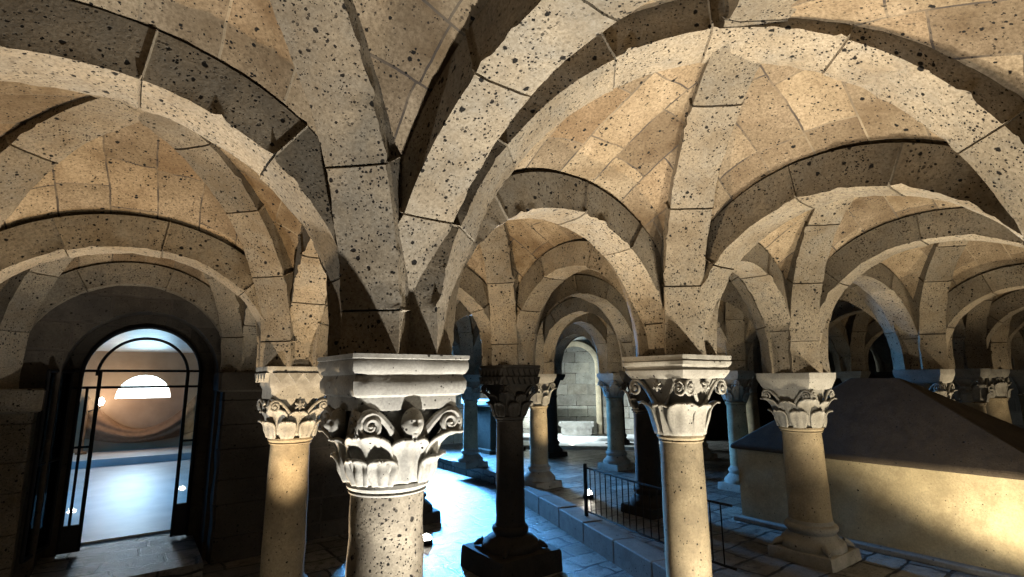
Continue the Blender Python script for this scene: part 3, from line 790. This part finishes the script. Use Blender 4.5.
# ------------------------------------------------------------------ lights
def spot_light(x,y,z,power,col=(1,.86,.64),size=140,blend=.5,aim=(0,0,1),label=None,r=.035):
    if label:
        root=empty('floor_spotlight',(x,y,z),label,'spotlight')
        mb=MB(); mb.lathe([(.07,0),(.075,.01),(.07,.05),(.055,.055),(.052,.045),(.001,.045)],18); mb.build('housing',IRON,root)
        mb=MB(); mb.lathe([(.05,.046),(.052,.07),(.042,.095),(.02,.108),(.001,.11)],16); mb.build('lens',LENS,root)
    ld=bpy.data.lights.new('uplight','SPOT'); ld.energy=power; ld.color=col; ld.spot_size=math.radians(size); ld.spot_blend=blend; ld.shadow_soft_size=r
    o=bpy.data.objects.new('uplight',ld); C.objects.link(o); o.location=(x,y,z+.16)
    o.rotation_euler=Vector(aim).to_track_quat('-Z','Y').to_euler(); return o
def area(x,y,z,sx,sy,power,col,target,spread=180):
    ld=bpy.data.lights.new('daylight','AREA'); ld.shape='RECTANGLE'; ld.size=sx; ld.size_y=sy; ld.energy=power; ld.color=col; ld.spread=math.radians(spread)
    o=bpy.data.objects.new('daylight',ld); C.objects.link(o); o.location=(x,y,z)
    o.rotation_euler=(Vector(target)-Vector((x,y,z))).to_track_quat('-Z','Y').to_euler(); return o
WARM=(1,.89,.70); GOLD=(1,.80,.52); NEUT=(1,.96,.88)
spot_light(-.0,-.78,FL,596,NEUT,84,.6,label='floor spotlight under the overhead arch, beside the viewer')
spot_light(2.02,-1.05,FL,525,WARM,88,.6,label='floor spotlight under the arch right of the tan column')
spot_light(1.75,-1.0,FL,227,WARM,152,.3,label='wide floor spotlight lighting the tan column shaft')
spot_light(-.15,.95,FL,525,(1,.76,.48),112,.35,label='floor spotlight between the foreground column and the door column')
spot_light(-1.5,1.8,FL,190,NEUT,120,.4,label='floor spotlight in the bay before the glazed door')
spot_light(4.15,-1.0,0,298,WARM,88,.6,label='floor spotlight under the arch by the gabled tomb')
spot_light(3.92,-1.15,0,200,(1,.83,.56),158,.4,aim=(.3,-.2,.93),label='floor spotlight at the foot of the gabled tomb')
spot_light(6.75,-1.2,0,213,GOLD,88,.6,label='floor spotlight past the gabled tomb')
spot_light(9.7,-1.0,0,99,GOLD,140,.5,label='floor spotlight beside the golden shaft')
spot_light(1.87,3.33,FL,128,WARM,130,.4,label='glowing floor spotlight behind the foreground column')
spot_light(4.27,3.18,0,213,GOLD,130,.4,label='glowing floor spotlight seen through the iron railing')
area(6.7,9.5,2.1,.5,.5,190,(.80,.95,1),(8.88,8.3,1.1),90)  # added fill to brighten the niche; the wall has no window here
spot_light(7.72,7.24,.0,110,(.85,.97,1),130,.4,aim=(.7,.7,.8),label='glowing floor spotlight at the niche steps')
BLUE=(.13,.46,1.0)
area(5.0,9.9,1.9,1.0,.75,850,BLUE,(3.5,4.6,-.2),76)
area(-1.0,7.8,2.28,1.6,3.4,30,(.14,.52,1.0),(-1.0,8.0,0),120)  # added blue fill under the room's ceiling, which has no opening
area(-4.35,8.6,1.2,4.0,1.5,80,(.10,.46,1.0),(-1.0,8.6,1.3))  # unseen blue fill added beside the room's left wall, which has no window
area(-.75,12.7,1.55,.8,.4,20,(.55,.8,1),(-.9,8,0),110)
ld=bpy.data.lights.new('bulb_light','POINT'); ld.energy=26; ld.color=(1,.72,.48); ld.shadow_soft_size=.08
o=bpy.data.objects.new('bulb_light',ld); C.objects.link(o); o.location=(-1.3,11.7,1.5)
W_=bpy.data.worlds.new('World'); bpy.context.scene.world=W_; W_.use_nodes=True
W_.node_tree.nodes['Background'].inputs[0].default_value=(.5,.7,1,1); W_.node_tree.nodes['Background'].inputs[1].default_value=.004

# ------------------------------------------------------------------ camera
f,pit,roll,yaw=514.15,.17425,-.0079075,.939715
fw=Vector((math.cos(yaw)*math.cos(pit),math.sin(yaw)*math.cos(pit),math.sin(pit)))
r=Vector((math.sin(yaw),-math.cos(yaw),0)); u=r.cross(fw)
r2=r*math.cos(roll)+u*math.sin(roll); u2=-r*math.sin(roll)+u*math.cos(roll)
cd=bpy.data.cameras.new('camera'); cam=bpy.data.objects.new('camera',cd); C.objects.link(cam)
cd.sensor_fit='HORIZONTAL'; cd.sensor_width=36; cd.lens=36*f/1024; cd.clip_start=.02
M=Matrix((( r2.x,u2.x,-fw.x,0),(r2.y,u2.y,-fw.y,0),(r2.z,u2.z,-fw.z,0),(0,0,0,1)))
cam.matrix_world=Matrix.Translation((-1.00279,-2.28434,1.6329))@M
sc=bpy.context.scene; sc.camera=cam
sc.view_settings.view_transform='Standard'; sc.view_settings.look='None'; sc.view_settings.exposure=0; sc.view_settings.gamma=1; sc.view_settings.use_curve_mapping=False
sc.cycles.use_denoising=True; sc.cycles.max_bounces=5; sc.cycles.diffuse_bounces=1; sc.cycles.sample_clamp_indirect=4
